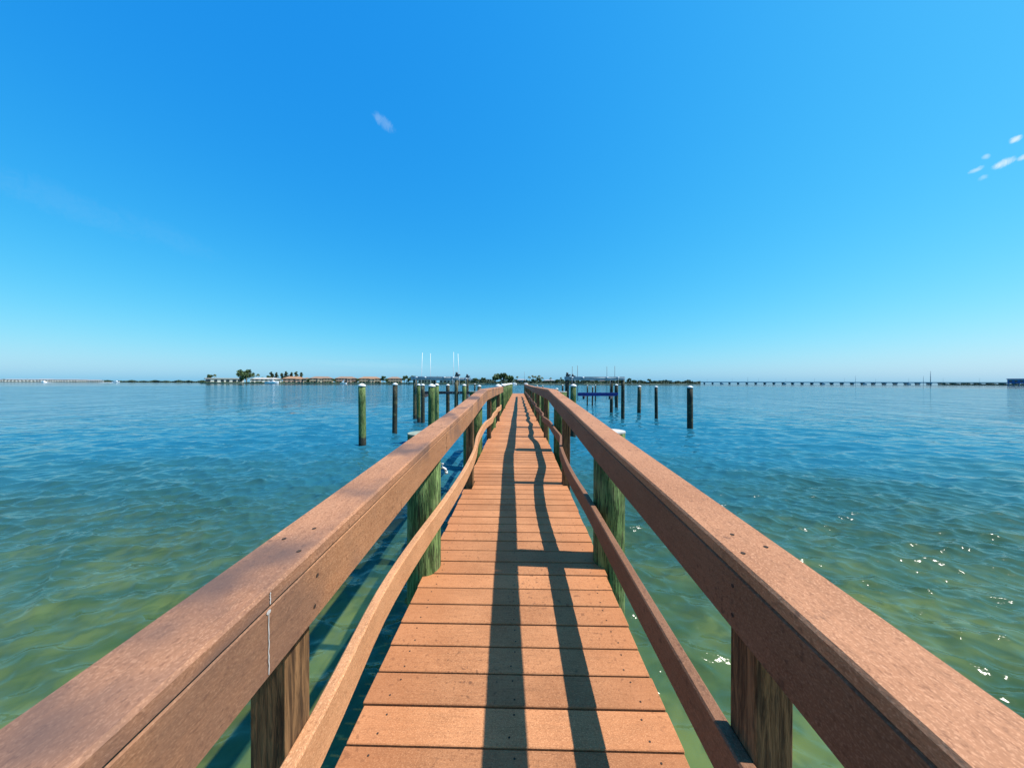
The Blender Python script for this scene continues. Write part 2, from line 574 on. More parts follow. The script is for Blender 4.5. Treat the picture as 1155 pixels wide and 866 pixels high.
# short cut-off pile outside the left rail and the white hose bibs
o = pile_shaft(-1.06, 6.9, -1.8, CAMH - 0.82, 0.11).build('pile', M['pile_pale'], dock)
tag(o, 'short pile cut off at about deck height')
mb = MB()
mb.tube([(-1.06, 6.9, CAMH - 0.819), (-1.06, 6.9, CAMH - 0.80)], 0.114, 20, smooth=False)
mb.build('pile_cap', M['pile_pale'], o)
for (sx, yy, zz) in ((-0.56, 2.40, CAMH - 0.66), (0.645, 5.95, CAMH - 0.85)):
    mb = MB()
    s = 1
    mb.tube([(sx - 0.03, yy, zz + 0.035), (sx + 0.005, yy + 0.005, zz + 0.04), (sx + 0.03, yy + 0.01, zz + 0.025), (sx + 0.04, yy + 0.01, zz - 0.005)], [0.011, 0.012, 0.013, 0.016], 10)
    mb.tube([(sx + 0.04, yy + 0.01, zz - 0.005), (sx + 0.044, yy + 0.01, zz - 0.035)], [0.019, 0.017], 10)
    mb.tube([(sx - 0.005, yy, zz + 0.04), (sx - 0.005, yy, zz + 0.085)], 0.006, 8)
    mb.tube([(sx - 0.02, yy, zz + 0.088), (sx + 0.012, yy, zz + 0.088)], 0.007, 8)
    mb.v = [((a_ - sx) * 0.62 + sx, (b_ - yy) * 0.62 + yy, (c2_ - zz) * 0.62 + zz) for a_, b_, c2_ in mb.v]
    mb.build('hose_bib', M['galv'] if sx > 0 else M['pvc'], dock)

# ------------------------------------------------------------------ mooring piles
# photo column, depth, diameter, cap top below camera, material, label
MP = [
    (408.2, 11.8, 0.25, 0.05, 'pile_pale', 'pale green mooring pile with white cone cap, farthest left in the water'),
    (445.7, 14.6, 0.215, 0.03, 'pile_shaded', 'slim dark mooring pile with white cap, second from the left in the water'),
    (472.2, 18.6, 0.20, 0.09, 'pile', 'left one of the close pair of capped piles by the left boat lift'),
    (476.8, 18.3, 0.22, 0.09, 'pile_shaded', 'right one of the close pair of capped piles by the left boat lift'),
    (487.0, 12.2, 0.255, 0.06, 'pile', 'thickest green mooring pile with white cap under the left boat lift beam'),
    (492.6, 15.5, 0.205, 0.06, 'pile_pale', 'pale green pile half hidden behind the thickest pile left of the dock'),
    (505.1, 24.0, 0.27, 0.13, 'pile_shaded', 'black pile with small cap standing between the front piles of the left boat lift'),
    (523.6, 20.0, 0.25, 0.11, 'pile', 'green mooring pile with white cap just right of the left boat lift'),
    (540.6, 21.0, 0.24, 0.17, 'pile_brown', 'brown mooring pile with white cap close behind the left handrail'),
    (646.8, 13.9, 0.25, 0.06, 'pile', 'thick dark green mooring pile with white cap close to the right handrail'),
    (721.2, 24.6, 0.27, 0.20, 'pile_brown', 'brown mooring pile with white cap just right of the right boat lift'),
    (740.0, 20.9, 0.20, 0.20, 'pile_shaded', 'slim black mooring pile, middle of three in open water on the right'),
    (778.2, 16.5, 0.275, 0.135, 'pile_shaded', 'thick black mooring pile with white cap, farthest right in the open water'),
    (662.6, 33.0, 0.14, 0.25, 'pile_shaded', 'left of three thin dark piles beyond the blue bunks of the right boat lift'),
    (668.5, 32.5, 0.15, 0.36, 'pile_shaded', 'middle one of three thin dark piles beyond the blue bunks of the right boat lift'),
    (671.8, 41.0, 0.16, 0.28, 'pile_shaded', 'right of three thin dark piles beyond the blue bunks of the right boat lift'),
    (695.3, 30.0, 0.29, 0.13, 'pile_shaded', 'stout dark pile behind the right end of the blue bunks of the right boat lift'),
    (634.6, 31.0, 0.16, 0.20, 'pile_shaded', 'thin dark pile beyond the right handrail, left of the right boat lift'),
    (628.0, 25.0, 0.22, 0.42, 'pile', 'low capped pile just showing over the right handrail beside the bend'),
    (535.6, 28.0, 0.12, 0.10, 'pile_shaded', 'thin black pole pile left of the brown pile behind the left handrail'),
    (559.4, 39.0, 0.20, 0.35, 'pile_shaded', 'far dark pile just showing above the far left handrail'),
    (606.0, 36.0, 0.18, 0.30, 'pile_shaded', 'far dark pile just above the right handrail, nearest the end of the dock'),
    (612.2, 38.0, 0.16, 0.34, 'pile_shaded', 'far dark pile just above the right handrail, farther from the end of the dock'),
]
for (px_, d, dia, below, mk, lab) in MP:
    g = ground(px_, d)
    r = dia / 2
    rt = thing('mooring_pile', lab, 'mooring pile', g, 0, 'mooring piles in the water')
    h = 0.07 * r / 0.12
    zt = CAMH - below - h
    lean = (random.uniform(-0.012, 0.012), random.uniform(-0.015, 0.015))
    pile_shaft(0, 0, -2.2, zt, r, lean).build('pile_shaft', M[mk], rt)
    mb = MB()
    cone_cap(mb, 0, 0, zt + 0.002, r, h)
    mb.build('pile_cap', M['cap_white'], rt)


# ------------------------------------------------------------------ boat lifts
def boat_lift(label, piles, beams, poles, bunks, bunk_mat, bunk_label, motors, extra=None):
    g0 = ground(piles[0][0], piles[0][1])
    rt = thing('boat_lift', label, 'boat lift', (g0.x, g0.y, 0), 0, 'boat lifts beside the dock')
    L = Vector((g0.x, g0.y, 0))
    P = []
    for (px_, d, dia, top, mk) in piles:
        g = ground(px_, d)
        P.append((g, top))
        pile_shaft(g.x, g.y, -2.4, top, dia / 2).build('lift_pile', M[mk], rt, L)
    for (pa, pb, d, z) in beams:      # an I-beam on top of a pair of piles
        a, b = ground(pa, d), ground(pb, d)
        u = (b - a).normalized()
        w = Vector((-u.y, u.x, 0))
        c = (a + b) / 2
        hl = (b - a).length / 2
        mb = MB()
        for (zc, hw, hz) in ((z - 0.008, 0.075, 0.008), (z - 0.105, 0.009, 0.089), (z - 0.202, 0.075, 0.008)):
            mb.obox(c + Vector((0, 0, zc)), u * hl, w * hw, Vector((0, 0, hz)))
        mb.build('top_beam', M['galv'], rt, L)
        # drive shaft with cable drums riding along the beam
        mb = MB()
        q = w * -0.13 + Vector((0, 0, z - 0.07))
        mb.tube([a + q, b + q], 0.022, 8)
        for f in (0.12, 0.3, 0.7, 0.88):
            m_ = a.lerp(b, f) + q
            mb.tube([m_ - u * 0.09, m_ + u * 0.09], 0.05, 10)
        mb.build('cable_shaft', M['galv'], rt, L)
        for f in (0.12, 0.88):
            m_ = a.lerp(b, f) + q + w * -0.04
            mb = MB()
            mb.tube([m_, Vector((m_.x, m_.y, bunks[0][3] - 0.2))], 0.006, 6)
            mb.build('cable', M['galv'], rt, L)
    for (px_, d, z) in motors:
        g = ground(px_, d)
        mb = MB()
        mb.obox(g + Vector((0, 0, z + 0.07)), (0.11, 0, 0), (0, 0.09, 0), (0, 0, 0.07))
        mb.tube([g + Vector((-0.02, 0, z + 0.14)), g + Vector((-0.02, 0, z + 0.27))], [0.075, 0.07], 12)
        mb.tube([g + Vector((0.09, 0, z + 0.1)), g + Vector((0.2, 0, z + 0.1))], 0.05, 10)
        mb.build('lift_motor', M['motor'], rt, L)
    for (px_, d, z0, z1, lx) in poles:
        g = ground(px_, d)
        mb = MB()
        mb.tube([(g.x, g.y, z0), (g.x + lx, g.y, z1)], 0.0145, 8)
        mb.build('guide_pole', M['pvc'] if bunk_mat == 'dark_wood' else M['motor'], rt, L)
    for (pa, pb, d, z, hh) in bunks:
        a, b = ground(pa, d), ground(pb, d)
        u = (b - a).normalized()
        w = Vector((-u.y, u.x, 0))
        mb = MB()
        mb.obox((a + b) / 2 + Vector((0, 0, z)), u * (b - a).length / 2, w * 0.07, Vector((0, 0, hh)))
        o = mb.build('bunk', M[bunk_mat], rt, L)
    # cradle cross beams under the bunks
    if len(bunks) > 1:
        for f in (0.15, 0.85):
            a = ground(bunks[0][0], bunks[0][2]).lerp(ground(bunks[0][1], bunks[0][2]), f)
            b = ground(bunks[1][0], bunks[1][2]).lerp(ground(bunks[1][1], bunks[1][2]), f)
            e = (b - a).normalized() * 0.5
            a, b = a - e, b + e
            u = (b - a).normalized()
            w = Vector((-u.y, u.x, 0))
            zc = bunks[0][3] - bunks[0][4] - 0.103
            mb = MB()
            mb.obox((a + b) / 2 + Vector((0, 0, zc)), u * (b - a).length / 2, w * 0.06, Vector((0, 0, 0.1)))
            mb.build('cradle_beam', M['dark_wood'], rt, L)
    return rt


boat_lift('boat lift left of the dock with four tall white guide poles',
          [(468.3, 20.0, 0.25, 2.45, 'pile_brown'), (514.7, 20.0, 0.24, 2.45, 'pile_brown'), (527.3, 25.0, 0.18, 2.55, 'pile_brown'), (490.5, 25.0, 0.22, 2.45, 'pile_shaded')],
          [(463.5, 517.5, 20.0, 2.655), (487, 531, 25.0, 2.655)],
          [(474.2, 21.0, 1.2, 4.2, 0.13), (485.5, 22.5, 1.2, 4.3, 0.0), (511.6, 22.5, 1.2, 4.4, 0.0), (518.9, 21.0, 1.2, 4.15, -0.14)],
          [(470, 536.0, 21.8, 1.58, 0.07), (474, 537.0, 23.4, 1.58, 0.07)], 'dark_wood', None,
          [(515.5, 20.0, 2.656), (527.3, 25.0, 2.656)])
boat_lift('boat lift right of the dock with a grey top beam and bright blue carpeted bunks',
          [(639.6, 21.0, 0.25, 2.48, 'pile_shaded'), (702.6, 21.0, 0.22, 2.48, 'pile_shaded'), (689.7, 25.0, 0.24, 2.48, 'pile_shaded'), (645.9, 25.0, 0.22, 2.48, 'pile_shaded')],
          [(636.5, 704.5, 21.0, 2.685), (642.0, 694, 25.0, 2.685)],
          [(651.4, 22.0, 1.1, 3.45, 0.0), (684.5, 24.0, 1.1, 3.5, 0.0), (693.4, 22.5, 1.1, 3.45, 0.0), (645.2, 24.0, 1.3, 3.5, 0.02)],
          [(652, 694.5, 22.2, 1.49, 0.1), (652.5, 697, 24.0, 1.47, 0.1)], 'carpet_blue', None,
          [(640.2, 21.0, 2.686), (646.2, 25.0, 2.686)])

# ------------------------------------------------------------------ water
def water_mesh():
    # rings round the camera's plan position, finer near it; a full disc out to the horizon
    rs = [0.35]
    while rs[-1] < 9000:
        r = rs[-1]
        dr = max(0.018, 0.0004 * r * r)
        dr = min(dr, max(0.018, r * (0.022 if r < 700 else 0.12)))
        rs.append(r + dr)
    rs = np.array(rs)
    th = np.concatenate([np.linspace(-R(78), R(78), 1500), np.linspace(R(78), R(282), 90)[1:-1]])
    nr, nth = len(rs), len(th)
    RR, TT = np.meshgrid(rs, th, indexing='ij')
    X = (RR * np.sin(TT)).ravel().astype(np.float32)
    Y = (RR * np.cos(TT)).ravel().astype(np.float32)
    SP = np.gradient(rs)[:, None].repeat(nth, 1).ravel()
    SP = np.maximum(SP, (RR * (th[1] - th[0])).ravel()).astype(np.float32)
    Z = np.zeros_like(X)
    DXx = np.zeros_like(X)
    DYy = np.zeros_like(X)
    calm = (1.0 - 0.9 * np.clip((np.hypot(X, Y) - 230) / 90, 0, 1)).astype(np.float32)
    N = 170
    wr = np.random.default_rng(5)
    for k in range(N):
        lam = 0.10 * (2.2 / 0.10) ** ((k + wr.random()) / N)
        ang = R(-98) + wr.normal(0, R(34))          # travelling towards the shore
        sl = 0.043 * min(1.0, (lam / 0.15) ** 0.5) * min(1.0, (0.45 / lam) ** 0.9)
        a = sl * lam / (2 * math.pi)
        kx, ky = math.cos(ang) * 2 * math.pi / lam, math.sin(ang) * 2 * math.pi / lam
        ph = kx * X + ky * Y + wr.random() * 6.283
        w = np.clip((lam / SP - 2.2) / 2.5, 0, 1) * calm
        if k % 3 == 0:   # gusts
            w = w * (0.7 + 0.6 * (0.5 + 0.5 * np.sin(0.21 * X + 0.33 * Y + k) * np.sin(0.17 * Y - 0.12 * X + 2 * k)))
        act = w > 1e-4
        if not act.any():
            continue
        s, c = np.sin(ph), np.cos(ph)
        Z += a * w * s
        DXx += math.cos(ang) * a * w * c * 0.6
        DYy += math.sin(ang) * a * w * c * 0.6
    co = np.stack([X + DXx, Y + DYy, Z], 1)
    iv = np.arange(nr * nth).reshape(nr, nth)
    a = iv[:-1, :].ravel()
    b = iv[1:, :].ravel()
    c = np.roll(iv, -1, 1)[1:, :].ravel()
    d = np.roll(iv, -1, 1)[:-1, :].ravel()
    quads = np.stack([a, d, c, b], 1)
    me = bpy.data.meshes.new('water')
    me.vertices.add(len(co))
    me.vertices.foreach_set('co', co.astype(np.float32).ravel())
    nq = len(quads)
    me.loops.add(nq * 4 + nth)
    inner = iv[0, ::-1]
    me.loops.foreach_set('vertex_index', np.concatenate([quads.ravel(), inner]).astype(np.int32))
    me.polygons.add(nq + 1)
    me.polygons.foreach_set('loop_start', (np.arange(nq + 1) * 4).astype(np.int32))
    me.polygons.foreach_set('use_smooth', np.ones(nq + 1, bool))
    me.update(calc_edges=True)
    me.validate()
    return me


m, nt = newmat('sea water')
t = NT(nt)
pos = t.coord('Position')
sx = t.n('ShaderNodeSeparateXYZ')
t.l(pos, sx.inputs[0])
dist = t.n('ShaderNodeVectorMath', operation='LENGTH')
t.l(pos, dist.inputs[0])
dd = dist.outputs['Value']
calm = t.ramp(dd, 210, 300, 1.0, 0.12)
far = t.ramp(dd, 6, 30, 0.0, 1.0)
n1 = t.noise(t.coord('Position', (0.75, 1.3, 1), (0, 0, R(6))), 2.2, 2, 0.5, 0.4)
n2 = t.noise(t.coord('Position', (0.9, 1.4, 1), (0, 0, R(-14))), 20.0, 1, 0.5, 0.3)
n3 = t.noise(t.coord('Position', (0.6, 1.1, 1)), 0.7, 2, 0.5, 0.3)
h = t.math('ADD', t.math('MULTIPLY', n1, t.math('ADD', 0.010, t.math('MULTIPLY', far, 0.06))), t.math('MULTIPLY', n2, t.math('MULTIPLY', t.math('SUBTRACT', 1.0, far), 0.0028)))
h = t.math('ADD', h, t.math('MULTIPLY', t.math('MULTIPLY', n3, far), 0.22))
h = t.math('MULTIPLY', h, calm)
bmp = t.bump(h, 1.0, 1.0)
# gusts: noise streaks painted into the reflection strength, in place of steeper ripples
g1 = t.noise(t.coord('Position', (1.0, 0.22, 1), (0, 0, R(4))), 1.1, 2, 0.6)
g2 = t.noise(t.coord('Position', (1.0, 0.14, 1), (0, 0, R(-3))), 0.42, 3, 0.6)
gust_refl = t.math('ADD', t.math('MULTIPLY', t.ramp(g1, 0.3, 0.7), 0.55), t.math('MULTIPLY', t.ramp(g2, 0.3, 0.7), 0.55))
gust_refl = t.math('ADD', 1.0, t.math('MULTIPLY', t.math('MULTIPLY', t.math('SUBTRACT', gust_refl, 0.55), 1.0), t.math('MULTIPLY', t.ramp(dd, 12, 40), calm)))
# body colour: green where shallow, blue where deep
pat = t.noise(t.coord('Position', (1, 1.4, 1)), 0.35, 3, 0.55)
dep = t.math('ADD', sx.outputs[1], t.math('MULTIPLY', t.math('SUBTRACT', pat, 0.5), 9.0))
deepf = t.ramp(dep, 1.0, 12.5)
body = t.mix(deepf, (0.045, 0.125, 0.070), (0.012, 0.105, 0.165))
dif = t.n('ShaderNodeBsdfDiffuse')
t.l(body, dif.inputs['Color'])
trn = t.n('ShaderNodeBsdfTransparent')
trn.inputs['Color'].default_value = (0.72, 0.82, 0.60, 1)
mxb = t.n('ShaderNodeMixShader')
t.l(t.ramp(dep, 1.0, 12.0, 0.75, 0.0), mxb.inputs[0])
t.l(dif.outputs[0], mxb.inputs[1])
t.l(trn.outputs[0], mxb.inputs[2])
gl = t.n('ShaderNodeBsdfGlossy')
gl.inputs['Roughness'].default_value = 0.05
t.l(bmp, gl.inputs['Normal'])
fr = t.n('ShaderNodeFresnel')
bf_ = t.n('ShaderNodeNewGeometry').outputs['Backfacing']
t.l(t.math('ADD', 1.45, t.math('MULTIPLY', bf_, 1 / 1.45 - 1.45)), fr.inputs['IOR'])
t.l(bmp, fr.inputs['Normal'])
mx = t.n('ShaderNodeMixShader')
t.l(t.math('MULTIPLY', fr.outputs[0], gust_refl, True), mx.inputs[0])
t.l(mxb.outputs[0], mx.inputs[1])
t.l(gl.outputs[0], mx.inputs[2])
o_ = t.n('ShaderNodeOutputMaterial')
t.l(mx.outputs[0], o_.inputs['Surface'])
M['water'] = m
wme = water_mesh()
wme.materials.append(M['water'])
wo = bpy.data.objects.new('water', wme)
col.objects.link(wo)
tag(wo, kind='structure')

# sea bed
m, nt = newmat('sea bed sand')
t = NT(nt)
v = t.coord('Position')
a = t.noise(v, 0.9, 2, 0.5, 0.5)
b = t.noise(v, 3.2, 2, 0.5, 0.8)
c_ = t.mix(t.ramp(a, 0.3, 0.68), (0.10, 0.125, 0.035), (0.34, 0.31, 0.11))
c_ = t.mix(t.math('MULTIPLY', t.ramp(b, 0.4, 0.7), 0.6), c_, (0.07, 0.09, 0.028))
vo = t.n('ShaderNodeTexVoronoi')
vo.feature = 'DISTANCE_TO_EDGE'
vo.inputs['Scale'].default_value = 3.2
wv = t.n('ShaderNodeVectorMath', operation='ADD')
nz = t.n('ShaderNodeTexNoise')
nz.inputs['Scale'].default_value = 2.0
t.l(v, nz.inputs['Vector'])
t.l(v, wv.inputs[0])
t.l(nz.outputs[1], wv.inputs[1])
t.l(wv.outputs[0], vo.inputs['Vector'])
t.principled(c_, 0.9, None, 0.1)
M['seabed'] = m
mb = MB()
gx = np.linspace(-90, 90, 61)
gy = np.concatenate([np.linspace(-40, -4, 10), np.linspace(-2, 30, 50), np.linspace(34, 120, 20)])
vs = [(x, y_, -0.95 - 0.03 * max(0, y_) + 0.10 * math.sin(x * 0.7 + 0.4 * y_) * math.cos(0.9 * y_ - 0.3 * x)) for y_ in gy for x in gx]
nx = len(gx)
fs = [(j * nx + i, j * nx + i + 1, (j + 1) * nx + i + 1, (j + 1) * nx + i) for j in range(len(gy) - 1) for i in range(nx - 1)]
mb.add(vs, fs, 0, True)
tag(mb.build('sea_bed', M['seabed']), kind='structure')

# rocks on the bottom near the dock
M['rock'] = simple('submerged rock', (0.20, 0.20, 0.10), 0.9, 0.5, 6, bump=0.5)

# ------------------------------------------------------------------ far shores
M['lawn'] = simple('shore ground', (0.09, 0.12, 0.045), 0.9, 0.4, 0.08, kind='Position')
M['seawall'] = simple('sea wall', (0.17, 0.20, 0.15), 0.9, 0.3, 0.2, kind='Position')
M['leaf'] = simple('broad leaves', (0.06, 0.10, 0.03), 0.7, 0.55, 0.5, kind='Position')
M['leaf_pine'] = simple('feathery needles', (0.055, 0.08, 0.04), 0.8, 0.5, 0.5, kind='Position')
M['leaf_palm'] = simple('palm fronds', (0.05, 0.075, 0.028), 0.6, 0.45, 0.6, kind='Position')
M['leaf_far'] = simple('mangrove leaves', (0.035, 0.06, 0.03), 0.8, 0.45, 0.15, kind='Position')
M['bark'] = simple('grey bark', (0.17, 0.145, 0.115), 0.9, 0.35, 2)
M['roof_tan'] = simple('tan roof tiles', (0.23, 0.15, 0.105), 0.8, 0.2, 1.2)
M['roof_orange'] = simple('orange roof tiles', (0.28, 0.16, 0.095), 0.8, 0.2, 1.2)
M['roof_grey'] = simple('grey roof', (0.24, 0.25, 0.27), 0.8, 0.15, 1.0)
M['roof_white'] = simple('pale flat roof', (0.40, 0.37, 0.34), 0.7, 0.08, 1.0)
M['wall_cream'] = simple('cream stucco', (0.46, 0.38, 0.28), 0.8, 0.1, 0.6)
M['wall_pink'] = simple('pinkish stucco', (0.42, 0.29, 0.23), 0.8, 0.1, 0.6)
M['wall_white'] = simple('white stucco', (0.55, 0.55, 0.53), 0.7, 0.06, 0.6)
M['wall_grey'] = simple('grey siding', (0.46, 0.48, 0.50), 0.7, 0.08, 0.6)
M['wall_blue'] = simple('deep blue cladding', (0.03, 0.10, 0.26), 0.6, 0.15, 0.8)
M['glass'] = simple('dark window glass', (0.02, 0.03, 0.04), 0.12, 0.2, 1, spec=0.6)
M['concrete'] = simple('hazed bridge concrete', (0.27, 0.31, 0.35), 0.85, 0.15, 0.15, kind='Position')  # distance haze put into the colour as a blue-grey tint
M['hull_white'] = simple('white gelcoat', (0.80, 0.81, 0.82), 0.3, 0.04, 1)
M['foam'] = simple('white wake foam', (0.82, 0.85, 0.87), 0.9, 0.08, 2)
M['steel'] = simple('mast steel', (0.26, 0.28, 0.30), 0.5, 0.1, 1)


def land(name, pts, z, zb=-3.0):
    """a low island: outline polygon (plan), flat top"""
    mb = MB()
    n = len(pts)
    vs = [(p[0], p[1], zb) for p in pts] + [(p[0], p[1], z) for p in pts]
    mb.add(vs, [(k, (k + 1) % n, n + (k + 1) % n, n + k) for k in range(n)], 1)
    mb.add([(p[0], p[1], z + 0.004) for p in pts], [tuple(range(n))], 0)
    return tag(mb.build(name, [M['lawn'], M['seawall']]), kind='structure')


def shore(name, px0, px1, d0, d1, depth, z, steps=14):
    f, bck = [], []
    for k in range(steps + 1):
        u = k / steps
        px_ = px0 + (px1 - px0) * u
        d = d0 + (d1 - d0) * u + (random.uniform(-4, 4) if 0 < k < steps else 0)
        p = ground(px_, d)
        q = ground(px_, d + depth)
        f.append(p)
        bck.append(q)
    return land(name, f + bck[::-1], z)


shore('island_ground', 226, 600, 425, 440, 150, 0.9)
shore('mainland_ground', 585, 790, 470, 560, 160, 0.9)
shore('barrier_island_ground', -260, 122, 900, 900, 200, 0.9)
shore('causeway_ground', 1058, 1300, 545, 480, 120, 0.5)


def house(label, category, px0, px1, d, wall_h, roof_h, wall, roof, storeys=2, nwin=6, flat=False, depth=14, group=None, name='house', wing=None, z0=0.9, porch=False):
    a, b = ground(px0, d), ground(px1, d)
    W = (b - a).length
    ang = math.atan2(b.y - a.y, b.x - a.x)
    c = (a + b) / 2
    ang = math.atan2(-c.x, c.y) * 0.9
    rt = thing(name, label, category, (c.x, c.y, z0), ang, group)
    hw = W / 2
    mb = MB()
    mb.box(-hw, hw, 0, depth, -0.3, wall_h)
    if wing:
        wx, ww, wd = wing
        mb.box(hw * wx - ww / 2, hw * wx + ww / 2, -wd, -0.003, -0.3, wall_h * 0.94)
    mb.build('wall', M[wall], rt)
    mb = MB()
    e = 0.8
    if flat:
        mb.box(-hw - e, hw + e, -e, depth + e, wall_h + 0.003, wall_h + roof_h)
    else:
        ridge = max(0.5, hw - depth / 2 * 0.8)
        zt = wall_h + 0.003
        vs = [(-hw - e, -e, zt), (hw + e, -e, zt), (hw + e, depth + e, zt), (-hw - e, depth + e, zt),
              (-hw - e, -e, zt + 0.25), (hw + e, -e, zt + 0.25), (hw + e, depth + e, zt + 0.25), (-hw - e, depth + e, zt + 0.25),
              (-ridge, depth / 2, zt + roof_h), (ridge, depth / 2, zt + roof_h)]
        mb.add(vs, [(0, 3, 2, 1), (0, 1, 5, 4), (1, 2, 6, 5), (2, 3, 7, 6), (3, 0, 4, 7), (4, 5, 9, 8), (6, 7, 8, 9), (5, 6, 9), (7, 4, 8)])
        if wing:
            x0, x1 = hw * wx - ww / 2 - 0.5, hw * wx + ww / 2 + 0.5
            zw = wall_h * 0.94 + 0.003
            mb.add([(x0, -wd - 0.5, zw), (x1, -wd - 0.5, zw), (x1, -e - 0.01, zw), (x0, -e - 0.01, zw), ((x0 + x1) / 2, -wd + 1.5, zw + roof_h * 0.6), ((x0 + x1) / 2, -e - 0.01, zw + roof_h * 0.6)],
                   [(0, 3, 2, 1), (0, 1, 4), (1, 2, 5, 4), (3, 0, 4, 5), (2, 3, 5)])
    mb.build('roof', M[roof], rt)
    sh = wall_h / storeys
    for s_ in range(storeys):
        for k in range(nwin):
            x = -hw + W * (k + 0.5) / nwin + random.uniform(-0.15, 0.15) * W / nwin
            if wing and abs(x - hw * wing[0]) < wing[1] / 2 + 1:
                y0 = -wing[2]
            else:
                y0 = 0
            ww2 = W / nwin * random.uniform(0.22, 0.36)
            mb = MB()
            mb.box(x - ww2, x + ww2, y0 - 0.12, y0 + 0.1, s_ * sh + sh * 0.2, s_ * sh + sh * 0.82)
            mb.build('window', M['glass'], rt)
        if porch and s_ > 0:
            mb = MB()
            mb.box(-hw * 0.92, hw * 0.92, -1.9, -0.13, s_ * sh - 0.1, s_ * sh + 0.1)
            for q in range(nwin + 1):
                x = -hw * 0.9 + 1.8 * hw * q / nwin
                mb.box(x - 0.15, x + 0.15, -1.85, -1.55, -0.2, s_ * sh - 0.103)
            mb.box(-hw * 0.92, hw * 0.92, -1.88, -1.8, s_ * sh + 0.103, s_ * sh + 0.95)
            mb.build('balcony', M[wall], rt)
    return rt


# the residential island, left to centre
house('long low white house with a flat pale roof at the left tip of the island', 'house', 238, 270, 445, 5.2, 1.2, 'wall_white', 'roof_white', 1, 6, True, 16)
house('low white house right behind the white motor yacht on the island', 'house', 286, 314, 452, 5.0, 2.2, 'wall_white', 'roof_white', 2, 7, False, 16)
house('big villa with bright orange tiled roof, left of the row of tan apartment blocks', 'house', 321, 342, 446, 5.6, 3.4, 'wall_pink', 'roof_orange', 2, 5, False, 16, wing=(0.45, 7, 4))
house('small pale yellow house squeezed between the orange roofed villa and the first tan block', 'house', 342.6, 349.5, 450, 5.6, 2.2, 'wall_cream', 'roof_tan', 2, 2, False, 12)
bg = 'tan roofed apartment blocks on the island'
house('longest tan roofed apartment block, leftmost in the row of four on the island', 'apartment block', 351, 374, 447, 6.2, 2.9, 'wall_cream', 'roof_tan', 2, 8, False, 16, bg, 'apartment_block', wing=(-0.1, 6, 3), porch=True)
house('pinkish apartment block with tan roof directly behind the small white sailboat', 'apartment block', 379.5, 401.5, 447, 6.2, 2.9, 'wall_pink', 'roof_tan', 2, 7, False, 16, bg, 'apartment_block', wing=(0.3, 6, 3), porch=True)
house('tan roofed apartment block directly behind the farthest left capped pile', 'apartment block', 405.5, 429, 447, 6.0, 3.0, 'wall_cream', 'roof_orange', 2, 7, False, 16, bg, 'apartment_block', wing=(0.2, 7, 3), porch=True)
house('smallest tan roofed apartment block, rightmost in the row of four on the island', 'apartment block', 437, 453, 447, 6.0, 2.9, 'wall_cream', 'roof_tan', 2, 5, False, 16, bg, 'apartment_block', porch=True)
house('low cream house among trees behind the left boat lift', 'house', 472, 489, 452, 4.6, 2.0, 'wall_cream', 'roof_tan', 1, 5, False, 12)
house('low grey house behind the right half of the left boat lift', 'house', 496, 512, 455, 4.4, 1.8, 'wall_grey', 'roof_grey', 1, 4, False, 12)
# mainland seen past the end of the dock
house('long low white building on the far shore just left of the big round tree', 'house', 531, 552, 520, 5.0, 1.6, 'wall_white', 'roof_grey', 1, 7, True, 14)
house('small white house on the far shore straight beyond the end of the dock', 'house', 582, 594, 530, 5.0, 2.2, 'wall_white', 'roof_grey', 1, 3, False, 12)
house('small cream house on the far shore right of the palm clump beyond the dock', 'house', 613, 626, 560, 4.6, 2.0, 'wall_cream', 'roof_grey', 1, 4, False, 12)
house('grey house on the far shore behind the left pile of the right boat lift', 'house', 656, 671, 570, 4.8, 2.0, 'wall_grey', 'roof_grey', 1, 4, False, 12)
house('white house on the far shore seen under the right boat lift beam', 'house', 676, 687, 575, 4.6, 2.2, 'wall_white', 'roof_tan', 1, 3, False, 12)
house('long white low building on the far shore by the left end of the bridge', 'house', 744, 757, 600, 4.4, 1.4, 'wall_white', 'roof_grey', 1, 5, True, 12)
# white condominiums far left
cg = 'white condominiums along the far left shore'
for (p0, p1, wh, rh, lab, wl) in (
        (-6, 8, 4.5, 2.2, 'pale condominium cut off by the left edge of the photo', 'wall_white'),
        (8.8, 24, 5.4, 2.2, 'widest white condominium near the left edge, left of the speedboat', 'wall_white'),
        (25, 42, 5.0, 2.4, 'white condominium just left of and behind the speedboat', 'wall_white'),
        (45, 59, 5.2, 3.0, 'white condominium with the tallest grey roof, right behind the speedboat', 'wall_white'),
        (61, 73, 5.2, 2.2, 'white condominium right of the speedboat, between two tree gaps', 'wall_white'),
        (75, 89, 5.2, 2.4, 'white condominium in the middle between the two speedboats', 'wall_white'),
        (91, 100, 4.8, 2.4, 'small white condominium, second last of the far left row', 'wall_white'),
        (102, 113, 4.2, 2.2, 'greyish low condominium, last at the right end of the far left row', 'wall_grey')):
    house(lab, 'condominium', p0, p1, 918, wh, rh, wl, 'roof_grey', 2, 7, False, 18, cg, 'condominium')


